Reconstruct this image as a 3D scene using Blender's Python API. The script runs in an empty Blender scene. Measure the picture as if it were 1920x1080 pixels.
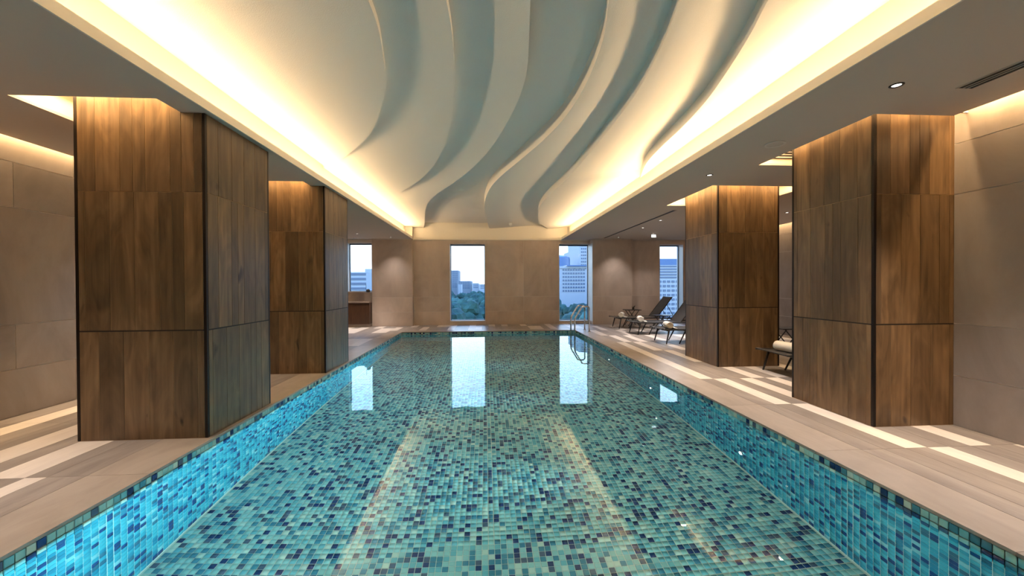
import bpy, bmesh, math, random
import numpy as np
from mathutils import Vector, Matrix

random.seed(7)
rng = np.random.default_rng(11)
S = bpy.context.scene
C = S.collection

# ------------------------------------------------------------------ camera
def make_camera():
    yaw, pitch, roll = 0.0659, -0.008, -0.0048
    cy, sy, cp, sp = math.cos(yaw), math.sin(yaw), math.cos(pitch), math.sin(pitch)
    F = Vector((sy*cp, cy*cp, sp)); R = Vector((cy, -sy, 0)); U = R.cross(F)
    c, s = math.cos(roll), math.sin(roll)
    R2 = R*c + U*s; U2 = U*c - R*s
    cd = bpy.data.cameras.new('camera'); cd.sensor_width = 36; cd.lens = 14.0
    cd.clip_start = 0.05; cd.clip_end = 3000
    o = bpy.data.objects.new('camera', cd); C.objects.link(o)
    m = Matrix((R2, U2, -F)).transposed().to_4x4(); m.translation = (0, 0, 1.3)
    o.matrix_world = m
    S.camera = o
make_camera()

# ------------------------------------------------------------------ world: dusk sky
def make_world():
    w = bpy.data.worlds.new('dusk_sky'); S.world = w; w.use_nodes = True
    nt = w.node_tree; n = nt.nodes; L = nt.links; n.clear()
    out = n.new('ShaderNodeOutputWorld'); bg = n.new('ShaderNodeBackground')
    tc = n.new('ShaderNodeTexCoord'); sx = n.new('ShaderNodeSeparateXYZ')
    L.new(tc.outputs['Generated'], sx.inputs[0])
    rp = n.new('ShaderNodeValToRGB'); e = rp.color_ramp.elements
    e[0].position = 0.0; e[0].color = (0.66, 0.82, 1.0, 1)
    e[1].position = 0.85; e[1].color = (0.10, 0.38, 1.20, 1)
    k = e.new(0.30); k.color = (0.52, 0.74, 1.0, 1)
    k = e.new(0.55); k.color = (0.22, 0.52, 1.15, 1)
    nz = n.new('ShaderNodeTexNoise'); nz.inputs['Scale'].default_value = 3.0; nz.inputs['Detail'].default_value = 5
    mp = n.new('ShaderNodeMapping'); mp.inputs['Scale'].default_value = (1, 1, 4)
    L.new(tc.outputs['Generated'], mp.inputs[0]); L.new(mp.outputs[0], nz.inputs[0])
    L.new(sx.outputs[2], rp.inputs[0])
    mx = n.new('ShaderNodeMix'); mx.data_type = 'RGBA'; mx.inputs['B'].default_value = (0.86, 0.92, 1.0, 1)
    cr = n.new('ShaderNodeMapRange'); cr.inputs['From Min'].default_value = 0.45; cr.inputs['From Max'].default_value = 0.75
    cr.inputs['To Max'].default_value = 0.6
    L.new(nz.outputs[0], cr.inputs[0]); L.new(cr.outputs[0], mx.inputs['Factor']); L.new(rp.outputs[0], mx.inputs['A'])
    L.new(mx.outputs['Result'], bg.inputs[0]); bg.inputs[1].default_value = 1.5
    L.new(bg.outputs[0], out.inputs[0])
make_world()

# ------------------------------------------------------------------ light, exposure
WARM = (1.0, 0.66, 0.32)
COVE = (1.0, 0.68, 0.36)
def area(name, loc, size, size_y, power, color, direction, spread=180, along='y'):
    ld = bpy.data.lights.new(name, 'AREA'); ld.shape = 'RECTANGLE'
    ld.size = size; ld.size_y = size_y; ld.energy = power; ld.color = color; ld.spread = math.radians(spread)
    o = bpy.data.objects.new(name, ld); C.objects.link(o); o.location = loc
    d = Vector(direction).normalized()
    # local x runs along world y for the long strips, along world x for the cross strips
    lx = Vector((0, 1, 0)) if along == 'y' else Vector((1, 0, 0))
    lz = -d; ly = lz.cross(lx).normalized(); lx = ly.cross(lz).normalized()
    m = Matrix((lx, ly, lz)).transposed().to_4x4(); m.translation = loc; o.matrix_world = m
    return o
CEIL = 2.778
# cove strips hidden behind the two fascias and behind the slots over the side walls
area('cove_led', (-2.515, 5.7, 2.865), 13.9, 0.03, 37, COVE, (1, 0, 0.18))
area('cove_led', (2.685, 5.7, 2.865), 13.9, 0.03, 37, COVE, (-1, 0, 0.18))
area('cove_led', (-2.44, 5.7, 2.83), 13.9, 0.03, 17, COVE, (0.15, 0, 1))
area('cove_led', (2.61, 5.7, 2.83), 13.9, 0.03, 17, COVE, (-0.15, 0, 1))
area('wall_led', (-4.685, 5.6, 2.93), 13.9, 0.03, 55, WARM, (0.05, 0, -1), 150)
area('wall_led', (4.20, 0.88, 2.93), 4.7, 0.03, 24, WARM, (-0.05, 0, -1), 150)
area('wall_led', (7.43, 8.6, 2.93), 7.8, 0.03, 25, WARM, (0.05, 0, -1), 150)
S.view_settings.view_transform = 'Standard'; S.view_settings.look = 'None'
S.view_settings.gamma = 1.0; S.view_settings.use_curve_mapping = False
S.view_settings.exposure = 1.65
S.cycles.max_bounces = 10; S.cycles.diffuse_bounces = 5; S.cycles.transmission_bounces = 6
S.cycles.glossy_bounces = 4; S.cycles.transparent_max_bounces = 8
S.cycles.sample_clamp_indirect = 4.0; S.cycles.blur_glossy = 0.5
S.cycles.use_denoising = True

# ------------------------------------------------------------------ materials
M = {}
def nodes(name):
    m = bpy.data.materials.new(name); m.use_nodes = True; M[name] = m
    nt = m.node_tree; b = nt.nodes['Principled BSDF']
    return m, nt.nodes, nt.links, b
def plain(name, col, rough=0.6, metal=0.0, spec=0.5, bump=0.0, bscale=60):
    m, n, L, b = nodes(name)
    b.inputs['Base Color'].default_value = (*col, 1); b.inputs['Roughness'].default_value = rough
    b.inputs['Metallic'].default_value = metal; b.inputs['Specular IOR Level'].default_value = spec
    if bump:
        g = n.new('ShaderNodeNewGeometry'); z = n.new('ShaderNodeTexNoise'); z.inputs['Scale'].default_value = bscale
        z.inputs['Detail'].default_value = 3
        bp = n.new('ShaderNodeBump'); bp.inputs['Strength'].default_value = bump; bp.inputs['Distance'].default_value = 0.01
        L.new(g.outputs['Position'], z.inputs[0]); L.new(z.outputs[0], bp.inputs['Height']); L.new(bp.outputs[0], b.inputs['Normal'])
    return m
def mottled(name, c1, c2, scale=(1, 1, 1), rough=0.55, freq=2.0, detail=8, bump=0.05, spec=0.4, per_piece=0.0):
    """two-tone stone / wood: world-space noise, with an offset and a small value shift for each piece"""
    m, n, L, b = nodes(name)
    g = n.new('ShaderNodeNewGeometry'); oi = n.new('ShaderNodeObjectInfo')
    mp = n.new('ShaderNodeMapping'); mp.inputs['Scale'].default_value = scale
    of = n.new('ShaderNodeVectorMath'); of.operation = 'SCALE'; of.inputs[0].default_value = (37, 53, 71)
    ad = n.new('ShaderNodeVectorMath'); ad.operation = 'ADD'
    L.new(oi.outputs['Random'], of.inputs['Scale']); L.new(g.outputs['Position'], ad.inputs[0]); L.new(of.outputs[0], ad.inputs[1])
    L.new(ad.outputs[0], mp.inputs[0])
    z = n.new('ShaderNodeTexNoise'); z.inputs['Scale'].default_value = freq; z.inputs['Detail'].default_value = detail
    z.inputs['Roughness'].default_value = 0.62; z.inputs['Distortion'].default_value = 0.6
    L.new(mp.outputs[0], z.inputs[0])
    r = n.new('ShaderNodeValToRGB'); r.color_ramp.elements[0].position = 0.32; r.color_ramp.elements[1].position = 0.68
    r.color_ramp.elements[0].color = (*c1, 1); r.color_ramp.elements[1].color = (*c2, 1)
    L.new(z.outputs[0], r.inputs[0])
    hv = n.new('ShaderNodeHueSaturation')
    mr = n.new('ShaderNodeMapRange'); mr.inputs['To Min'].default_value = 1 - per_piece; mr.inputs['To Max'].default_value = 1 + per_piece
    L.new(oi.outputs['Random'], mr.inputs[0]); L.new(mr.outputs[0], hv.inputs['Value']); L.new(r.outputs[0], hv.inputs['Color'])
    L.new(hv.outputs[0], b.inputs['Base Color'])
    b.inputs['Roughness'].default_value = rough; b.inputs['Specular IOR Level'].default_value = spec
    if bump:
        bp = n.new('ShaderNodeBump'); bp.inputs['Strength'].default_value = bump; bp.inputs['Distance'].default_value = 0.01
        L.new(z.outputs[0], bp.inputs['Height']); L.new(bp.outputs[0], b.inputs['Normal'])
    return m
def emit(name, col, strength):
    m, n, L, b = nodes(name)
    b.inputs['Base Color'].default_value = (0.02, 0.02, 0.02, 1)
    b.inputs['Emission Color'].default_value = (*col, 1); b.inputs['Emission Strength'].default_value = strength
    return m

plain('soffit_paint', (0.54, 0.47, 0.41), 0.85, spec=0.2)
plain('wave_plaster', (0.79, 0.76, 0.71), 0.9, spec=0.15, bump=0.25, bscale=160)
plain('cove_paint', (0.70, 0.66, 0.58), 0.85, spec=0.2)
plain('recess_paint', (0.72, 0.66, 0.55), 0.8, spec=0.2)
plain('grout_light', (0.55, 0.50, 0.46), 0.9, spec=0.1)
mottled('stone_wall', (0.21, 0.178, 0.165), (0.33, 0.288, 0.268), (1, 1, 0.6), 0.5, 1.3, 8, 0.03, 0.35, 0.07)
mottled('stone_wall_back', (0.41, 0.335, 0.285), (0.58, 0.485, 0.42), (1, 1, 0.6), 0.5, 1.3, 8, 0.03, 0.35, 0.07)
mottled('deck_grey', (0.205, 0.182, 0.17), (0.31, 0.28, 0.265), (6, 1, 1), 0.38, 1.6, 6, 0.02, 0.45, 0.12)
mottled('deck_cream', (0.58, 0.53, 0.50), (0.69, 0.64, 0.60), (6, 1, 1), 0.38, 1.6, 6, 0.02, 0.45, 0.04)
mottled('coping_stone', (0.27, 0.235, 0.21), (0.37, 0.33, 0.30), (3, 1, 1), 0.38, 1.8, 8, 0.03, 0.45, 0.06)
def wood_mat():
    m, n, L, b = nodes('wood')
    g = n.new('ShaderNodeNewGeometry'); oi = n.new('ShaderNodeObjectInfo')
    of = n.new('ShaderNodeVectorMath'); of.operation = 'SCALE'; of.inputs[0].default_value = (37, 53, 71)
    ad = n.new('ShaderNodeVectorMath'); ad.operation = 'ADD'
    L.new(oi.outputs['Random'], of.inputs['Scale']); L.new(g.outputs['Position'], ad.inputs[0]); L.new(of.outputs[0], ad.inputs[1])
    def noise(scale, freq, detail, dist):
        mp = n.new('ShaderNodeMapping'); mp.inputs['Scale'].default_value = scale; L.new(ad.outputs[0], mp.inputs[0])
        z = n.new('ShaderNodeTexNoise'); z.inputs['Scale'].default_value = freq; z.inputs['Detail'].default_value = detail
        z.inputs['Distortion'].default_value = dist; L.new(mp.outputs[0], z.inputs[0]); return z
    grain = noise((22, 22, 0.7), 1.5, 6, 0.4); figure = noise((5, 5, 1.1), 1.2, 4, 2.2); knot = noise((7, 7, 3.2), 1.0, 2, 0.5)
    mx = n.new('ShaderNodeMix'); mx.inputs['Factor'].default_value = 0.62
    L.new(grain.outputs[0], mx.inputs['A']); L.new(figure.outputs[0], mx.inputs['B'])
    r = n.new('ShaderNodeValToRGB'); e = r.color_ramp.elements
    e[0].position = 0.30; e[0].color = (0.060, 0.035, 0.0165, 1); e[1].position = 0.72; e[1].color = (0.215, 0.132, 0.066, 1)
    k = e.new(0.5); k.color = (0.130, 0.078, 0.038, 1)
    L.new(mx.outputs['Result'], r.inputs[0])
    kr = n.new('ShaderNodeMapRange'); kr.inputs['From Min'].default_value = 0.70; kr.inputs['From Max'].default_value = 0.80
    L.new(knot.outputs[0], kr.inputs[0])
    km = n.new('ShaderNodeMix'); km.data_type = 'RGBA'; km.inputs['B'].default_value = (0.028, 0.014, 0.007, 1)
    L.new(kr.outputs[0], km.inputs['Factor']); L.new(r.outputs[0], km.inputs['A'])
    hv = n.new('ShaderNodeHueSaturation'); mr = n.new('ShaderNodeMapRange'); mr.inputs['To Min'].default_value = 0.68; mr.inputs['To Max'].default_value = 1.28
    L.new(oi.outputs['Random'], mr.inputs[0]); L.new(mr.outputs[0], hv.inputs['Value']); L.new(km.outputs['Result'], hv.inputs['Color'])
    L.new(hv.outputs[0], b.inputs['Base Color']); b.inputs['Roughness'].default_value = 0.34
    bp = n.new('ShaderNodeBump'); bp.inputs['Strength'].default_value = 0.06; bp.inputs['Distance'].default_value = 0.01
    L.new(grain.outputs[0], bp.inputs['Height']); L.new(bp.outputs[0], b.inputs['Normal'])
wood_mat()
plain('wood_core', (0.42, 0.28, 0.16), 0.8, spec=0.1)
plain('dark_gap', (0.012, 0.009, 0.008), 0.7)
plain('dark_trim', (0.018, 0.013, 0.011), 0.35, 0.6)
plain('frame_metal', (0.06, 0.08, 0.11), 0.35, 0.7)
plain('sill_stone', (0.55, 0.53, 0.52), 0.4)
plain('jamb_metal', (0.62, 0.66, 0.70), 0.4)
plain('chrome', (0.75, 0.75, 0.76), 0.12, 1.0)
plain('black_frame', (0.012, 0.012, 0.013), 0.4)
plain('sling_fabric', (0.028, 0.026, 0.026), 0.75, bump=0.15, bscale=400)
plain('sling_brown', (0.085, 0.062, 0.040), 0.8, bump=0.15, bscale=400)
plain('towel', (0.80, 0.77, 0.72), 0.95, spec=0.1, bump=0.6, bscale=250)
plain('white_plastic', (0.6, 0.58, 0.55), 0.5)
plain('speaker_grey', (0.62, 0.56, 0.50), 0.7)
plain('black_slot', (0.006, 0.006, 0.007), 0.6)
mottled('counter_wood', (0.035, 0.015, 0.008), (0.07, 0.032, 0.016), (8, 8, 1), 0.4, 2.0)
mottled('counter_stone', (0.19, 0.15, 0.125), (0.27, 0.215, 0.18), (1, 1, 1), 0.35, 3.0)
plain('leaf', (0.02, 0.035, 0.02), 0.6)
emit('lamp_lens', (1.0, 0.93, 0.85), 2.2)
emit('exit_face', (0.9, 0.97, 1.0), 1.0)
emit('pool_lens', (0.85, 0.97, 1.0), 14.0)
TILE = ['tile_pale', 'tile_aqua', 'tile_turquoise', 'tile_teal', 'tile_navy', 'tile_slate']
for nm, c in zip(TILE, [(0.66, 0.82, 0.74), (0.36, 0.68, 0.68), (0.19, 0.54, 0.62), (0.055, 0.26, 0.38), (0.008, 0.04, 0.16), (0.075, 0.125, 0.21)]):
    plain(nm, c, 0.22, spec=0.5)
WTILE = ['tile_pale_blue', 'tile_cyan', 'tile_azure', 'tile_sea', 'tile_indigo', 'tile_steel']
for nm, c in zip(WTILE, [(0.34, 0.72, 0.78), (0.09, 0.55, 0.68), (0.05, 0.44, 0.60), (0.025, 0.30, 0.46), (0.008, 0.07, 0.24), (0.04, 0.18, 0.28)]):
    plain(nm, c, 0.22, spec=0.5)
plain('pool_grout', (0.78, 0.82, 0.76), 0.85, spec=0.1)
def glass_mat():
    m, n, L, b = nodes('window_glass'); n.remove(b)
    t = n.new('ShaderNodeBsdfTransparent'); t.inputs[0].default_value = (0.93, 0.96, 0.97, 1)
    gl = n.new('ShaderNodeBsdfGlossy'); gl.inputs['Roughness'].default_value = 0.02
    fr = n.new('ShaderNodeFresnel'); fr.inputs[0].default_value = 1.35
    mx = n.new('ShaderNodeMixShader'); L.new(fr.outputs[0], mx.inputs[0]); L.new(t.outputs[0], mx.inputs[1]); L.new(gl.outputs[0], mx.inputs[2])
    L.new(mx.outputs[0], n['Material Output'].inputs[0])
glass_mat()
def water_mat():
    m, n, L, b = nodes('water'); n.remove(b)
    gb = n.new('ShaderNodeBsdfGlass'); gb.inputs['Roughness'].default_value = 0.0; gb.inputs['IOR'].default_value = 1.333
    gb.inputs['Color'].default_value = (0.86, 0.98, 0.985, 1)
    g = n.new('ShaderNodeNewGeometry'); z = n.new('ShaderNodeTexNoise'); z.inputs['Scale'].default_value = 2.2; z.inputs['Detail'].default_value = 2
    bp = n.new('ShaderNodeBump'); bp.inputs['Strength'].default_value = 0.05; bp.inputs['Distance'].default_value = 0.02
    L.new(g.outputs['Position'], z.inputs[0]); L.new(z.outputs[0], bp.inputs['Height']); L.new(bp.outputs[0], gb.inputs['Normal'])
    L.new(gb.outputs[0], n['Material Output'].inputs[0])
water_mat()
# outdoors
plain('city_white', (0.30, 0.33, 0.36), 0.7)
plain('city_grey', (0.16, 0.19, 0.22), 0.7)
plain('city_blue', (0.035, 0.10, 0.22), 0.35)
plain('city_window', (0.05, 0.09, 0.15), 0.25)
mottled('tree_leaves', (0.012, 0.035, 0.032), (0.045, 0.11, 0.085), (1, 1, 1), 0.8, 0.35, 4, 0, 0.2, 0.25)
plain('tree_bark', (0.08, 0.06, 0.05), 0.9)
mottled('park_ground', (0.05, 0.11, 0.07), (0.15, 0.20, 0.17), (1, 1, 1), 0.9, 0.02, 4, 0, 0.2)
plain('asphalt', (0.22, 0.24, 0.27), 0.9)

# ------------------------------------------------------------------ mesh helpers
class MB:
    def __init__(s): s.v = []; s.f = []; s.m = []
    def box(s, x0, x1, y0, y1, z0, z1, mi=0):
        b = len(s.v)
        s.v += [(x0,y0,z0),(x1,y0,z0),(x1,y1,z0),(x0,y1,z0),(x0,y0,z1),(x1,y0,z1),(x1,y1,z1),(x0,y1,z1)]
        for q in ((0,3,2,1),(4,5,6,7),(0,1,5,4),(1,2,6,5),(2,3,7,6),(3,0,4,7)):
            s.f.append(tuple(b+i for i in q)); s.m.append(mi)
        return s
    def quad(s, p, mi=0):
        b = len(s.v); s.v += [tuple(q) for q in p]; s.f.append(tuple(range(b, b+len(p)))); s.m.append(mi); return s
    def tube(s, pts, r, n=8, mi=0, cap=True):
        """round bar along a polyline"""
        pts = [Vector(p) for p in pts]; base = len(s.v); prev = None
        for i, p in enumerate(pts):
            a = pts[max(0, i-1)]; c = pts[min(len(pts)-1, i+1)]; d = (c-a).normalized()
            if prev is None:
                up = Vector((0, 0, 1)) if abs(d.z) < 0.9 else Vector((1, 0, 0))
                x = d.cross(up).normalized()
            else:
                x = (prev - d*prev.dot(d)).normalized()
            prev = x; y = d.cross(x)
            rr = r[i] if isinstance(r, (list, tuple)) else r
            for k in range(n):
                t = 2*math.pi*k/n; q = p + x*(math.cos(t)*rr) + y*(math.sin(t)*rr); s.v.append(tuple(q))
        for i in range(len(pts)-1):
            for k in range(n):
                a = base+i*n+k; b = base+i*n+(k+1) % n
                s.f.append((a, b, b+n, a+n)); s.m.append(mi)
        if cap:
            s.f.append(tuple(base+k for k in range(n))[::-1]); s.m.append(mi)
            e = base+(len(pts)-1)*n; s.f.append(tuple(e+k for k in range(n))); s.m.append(mi)
        return s
    def lathe(s, prof, n=20, c=(0,0,0), mi=0):
        base = len(s.v)
        for r, z in prof:
            for k in range(n):
                t = 2*math.pi*k/n; s.v.append((c[0]+r*math.cos(t), c[1]+r*math.sin(t), c[2]+z))
        for i in range(len(prof)-1):
            for k in range(n):
                a = base+i*n+k; b = base+i*n+(k+1) % n
                s.f.append((a, b, b+n, a+n)); s.m.append(mi)
        return s
    def mesh(s, name, mats, smooth=False):
        me = bpy.data.meshes.new(name); me.from_pydata(s.v, [], s.f)
        for m in (mats if isinstance(mats, (list, tuple)) else [mats]): me.materials.append(M[m])
        if any(s.m): me.polygons.foreach_set('material_index', s.m)
        if smooth: me.polygons.foreach_set('use_smooth', [True]*len(s.f))
        me.update(); return me
    def build(s, name, mats, parent=None, smooth=False, loc=None, origin=True):
        # move the mesh origin to the base centre so that each object sits at its own place
        if origin and loc is None and s.v:
            a = np.array(s.v); o = ((a[:,0].min()+a[:,0].max())/2, (a[:,1].min()+a[:,1].max())/2, a[:,2].min())
            s.v = [tuple(q) for q in (a-np.array(o))]; loc = o
        me = s.mesh(name, mats, smooth)
        return put(name, me, parent, loc or (0,0,0))
def put(name, me, parent=None, loc=(0,0,0), rotz=0.0):
    o = bpy.data.objects.new(name, me); C.objects.link(o)
    o.parent = parent
    if parent is not None and isinstance(loc, tuple):
        pl = world_loc(parent); loc = tuple(a-b for a, b in zip(loc, pl))
    o.location = loc; o.rotation_euler = (0, 0, rotz)
    return o
def world_loc(o):
    v = Vector((0,0,0))
    while o is not None: v = v + o.location; o = o.parent
    return tuple(v)
def empty(name, loc=(0,0,0)):
    o = bpy.data.objects.new(name, None); C.objects.link(o); o.location = loc; o.empty_display_size = 0.1; return o
def tag(o, label=None, cat=None, group=None, kind=None):
    if label: o['label'] = label
    if cat: o['category'] = cat
    if group: o['group'] = group
    if kind: o['kind'] = kind
    return o
def struct(o, label=None): 
    o['kind'] = 'structure'
    if label: o['label'] = label
    return o
def copy_tree(o, parent=None):
    c = o.copy(); C.objects.link(c); c.parent = parent
    for ch in list(o.children): copy_tree(ch, c)
    return c
def grid_slab(mb, xs, ys, z0, z1, holes, mi=0):
    """slab on a grid of cells with some cells left open; side faces only where a cell borders an opening or the rim"""
    nx, ny = len(xs)-1, len(ys)-1
    solid = lambda i, j: 0 <= i < nx and 0 <= j < ny and (i, j) not in holes
    for i in range(nx):
        for j in range(ny):
            if not solid(i, j): continue
            x0, x1, y0, y1 = xs[i], xs[i+1], ys[j], ys[j+1]
            mb.quad([(x0,y0,z0),(x0,y1,z0),(x1,y1,z0),(x1,y0,z0)], mi); mb.quad([(x0,y0,z1),(x1,y0,z1),(x1,y1,z1),(x0,y1,z1)], mi)
            if not solid(i-1, j): mb.quad([(x0,y0,z0),(x0,y0,z1),(x0,y1,z1),(x0,y1,z0)], mi)
            if not solid(i+1, j): mb.quad([(x1,y0,z0),(x1,y1,z0),(x1,y1,z1),(x1,y0,z1)], mi)
            if not solid(i, j-1): mb.quad([(x0,y0,z0),(x1,y0,z0),(x1,y0,z1),(x0,y0,z1)], mi)
            if not solid(i, j+1): mb.quad([(x0,y1,z0),(x0,y1,z1),(x1,y1,z1),(x1,y1,z0)], mi)

# ------------------------------------------------------------------ measures of the room (metres, deck level z = 0)
PL, PR, PN, PB = -2.346, 2.555, 0.55, 11.26          # pool edges
WL, WRN, WRF, WB, WN = -4.72, 4.25, 7.50, 13.08, -1.6  # walls: left, right beside camera, right of lounge bay, back, behind camera
WATER = -0.085; BOTTOM = WATER-1.20
SL, SR = -2.334, 2.507                                # cove fascias
COLS = {  # x0, x1, y0, y1 of the four columns; slot in the ceiling round each
    'L1': ((-3.427, -2.3825, 3.568, 4.566), (-3.66, -2.575, 3.32, 4.80)),
    'L2': ((-3.41, -2.372, 6.07, 7.045), (-3.66, -2.575, 5.83, 7.30)),
    'R1': ((3.483, 4.48, 3.36, 4.319), (3.40, 4.60, 3.274, 4.76)),
    'R2': ((3.607, 4.611, 5.98, 6.99), (3.405, 4.93, 5.78, 7.30)),
}

# ------------------------------------------------------------------ floor: slab, coping, planks
mb = MB(); grid_slab(mb, [WL-0.2, PL, PR, WRF+0.2], [WN-0.2, PN, PB, 13.4], -0.15, -0.020, {(1, 1)})
floor = struct(mb.build('floor', 'grout_light', origin=False), 'grey and cream plank tiled pool deck')
def coping():
    def slab(x0, x1, y0, y1):
        MB().box(x0, x1, y0, y1, -0.019, 0.0).build('coping_slab', 'coping_stone', floor)
    g = 0.0015
    for xa, xb in ((PL-0.40, PL+0.012), (PR-0.012, PR+0.365)):
        y = PN-0.4-0.0
        edges = [PN-0.40, 1.745, 2.915, 4.085, 5.255, 6.425, 7.595, 8.765, 9.935, PB+0.36]
        for a, b in zip(edges, edges[1:]): slab(xa+g, xb-g, a+g, b-g)
    xs = np.linspace(PL+0.012, PR-0.012, 5)
    for a, b in zip(xs, xs[1:]):
        slab(a+g, b-g, PB-0.012, PB+0.36); slab(a+g, b-g, PN-0.40, PN+0.012)
coping()
def planks():
    meshes = {}
    def plank_mesh(w, l, mat):
        k = (round(w, 3), round(l, 3), mat)
        if k not in meshes:
            mb = MB(); g = 0.0013
            mb.box(-w/2+g, w/2-g, -l/2+g, l/2-g, 0, 0.018); meshes[k] = mb.mesh('plank', mat)
        return meshes[k]
    rows = [2.915+1.17*k for k in range(-4, 10)]
    rows[0] = WN; rows[-1] = 13.35
    lx = [PL-0.40, -3.0, -3.14, -3.41, -3.59, -3.86, -4.05, -4.25, -4.47, WL]
    rx = [PR+0.365+0.185*k for k in range(0, 25)]+[WRF]
    cx = [PL-0.40+(PR-PL+0.765)*k/28 for k in range(29)]
    cream = set()
    # cream planks where the photograph shows them: (column, row)
    for r_, cols in {3: [1, 6], 4: [2, 4, 7], 5: [0, 3, 7], 6: [4, 6], 2: [3, 5]}.items():
        for c_ in cols: cream.add(('L', c_, r_))
    for r_, cols in {3: [3, 7], 4: [2, 5], 5: [1, 3, 5, 7, 10], 6: [0, 4, 6, 9], 7: [0, 3, 7, 8], 8: [0, 2, 5, 9], 9: [1, 3, 6, 10], 10: [0, 4, 7], 11: [2, 5, 9], 2: [1, 4]}.items():
        for c_ in cols: cream.add(('R', c_, r_))
    todo = []
    for side, xs in (('L', lx), ('R', rx)):
        for c_ in range(len(xs)-1):
            x0, x1 = sorted((xs[c_], xs[c_+1]))
            for r_ in range(len(rows)-1):
                y0, y1 = rows[r_], rows[r_+1]
                if side == 'R' and y1 < 4.2 and x0 > WRN: continue
                seen = (side == 'L' and c_ < 9 and r_ <= 7) or (side == 'R' and c_ <= 10)
                if seen: cr = (side, c_, r_) in cream
                else: cr = random.random() < 0.3
                todo.append((x0, x1, y0, y1, cr))
    for c_ in range(28):
        for y0, y1 in ((PB+0.36, 12.5), (12.5, 13.35)):
            todo.append((cx[c_], cx[c_+1], y0, y1, random.random() < 0.33))
        todo.append((cx[c_], cx[c_+1], WN, PN-0.40, random.random() < 0.3))
    def size(t):
        x, y = (t[0]+t[1])/2, (t[2]+t[3])/2
        if y < 1.2 or abs(x)/y > 1.35: return 0
        if x > 4.0 and y > 4.3 and x/y > 0.60: return 0.001
        return (t[1]-t[0])*(t[3]-t[2])/y**3
    todo.sort(key=size, reverse=True)
    rest = MB()
    for i, (x0, x1, y0, y1, cr) in enumerate(todo):
        mat = 'deck_cream' if cr else 'deck_grey'
        if i < 290:
            put('plank', plank_mesh(x1-x0, y1-y0, mat), floor, ((x0+x1)/2, (y0+y1)/2, -0.018))
        else:
            rest.box(x0+.0013, x1-.0013, y0+.0013, y1-.0013, -0.018, 0, 1 if cr else 0)
    o = rest.build('plank_field', ['deck_grey', 'deck_cream'], floor); o['kind'] = 'stuff'
planks()

# ------------------------------------------------------------------ walls with stone panels
def panel_wall(wall, axis, face, spans, rows, mat, proud, cuts, gap=0.0032, skip=None):
    """stone panels on a wall core; axis 'x': wall runs along y at x = face, proud gives the room side; cuts: joints for each row"""
    meshes = {}
    for r_, (z0, z1) in enumerate(rows):
        for s0, s1 in spans:
            js = [s0]+[c for c in cuts[r_] if s0+0.05 < c < s1-0.05]+[s1]
            for a, b in zip(js, js[1:]):
                if skip and skip(a, b, z0, z1): continue
                w, h = b-a-2*gap, z1-z0-2*gap
                k = (round(w, 3), round(h, 3))
                t = 0.004
                if k not in meshes:
                    m_ = MB()
                    if axis == 'x': m_.box(-t/2, t/2, -w/2, w/2, 0, h)
                    else: m_.box(-w/2, w/2, -t/2, t/2, 0, h)
                    meshes[k] = m_.mesh('stone_panel', mat)
                p = face+proud*t/2
                loc = (p, (a+b)/2, z0+gap) if axis == 'x' else ((a+b)/2, p, z0+gap)
                put('stone_panel', meshes[k], wall, loc)
ROWS = [(0.0, 0.475), (0.475, 0.925), (0.925, 2.10), (2.10, 2.555), (2.555, 3.02)]
# left
wl = struct(MB().box(WL-0.2, WL-0.012, WN, 13.4, -0.02, 3.45).build('wall_left', 'grout_light'), 'left wall of large greige stone panels')
j = [4.326+1.17*k for k in range(-6, 9)]; j2 = [q+0.585 for q in j]
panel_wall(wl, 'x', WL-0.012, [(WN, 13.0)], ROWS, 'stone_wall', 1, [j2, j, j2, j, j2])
# right, beside the camera (ends at the front of the first column)
wr = struct(MB().box(WRN+0.012, 4.47, WN, 3.36, -0.02, 3.45).build('wall_right', 'grout_light'), 'right wall of wide taupe stone panels')
j = [1.9, -0.4]
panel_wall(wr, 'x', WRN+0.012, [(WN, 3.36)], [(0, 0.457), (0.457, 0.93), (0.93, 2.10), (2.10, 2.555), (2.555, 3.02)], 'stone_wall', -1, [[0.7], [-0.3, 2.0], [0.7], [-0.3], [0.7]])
# right wall of the lounge bay and its return
wb = struct(MB().box(WRF+0.012, WRF+0.2, 4.2, 13.4, -0.02, 3.45).build('wall_bay', 'grout_light'), 'far right wall of the lounge bay')
j = [5.2+1.17*k for k in range(8)]
panel_wall(wb, 'x', WRF+0.012, [(4.4, 12.95)], ROWS, 'stone_wall', -1, [j, [q+.58 for q in j], j, [q+.58 for q in j], j])
struct(MB().box(4.47, WRF+0.2, 4.2, 4.4, -0.02, 3.45).build('wall_return', 'stone_wall'))
struct(MB().box(WL-0.2, WRF+0.2, WN-0.2, WN, -0.02, 3.45).build('wall_near', 'stone_wall'))
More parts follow.
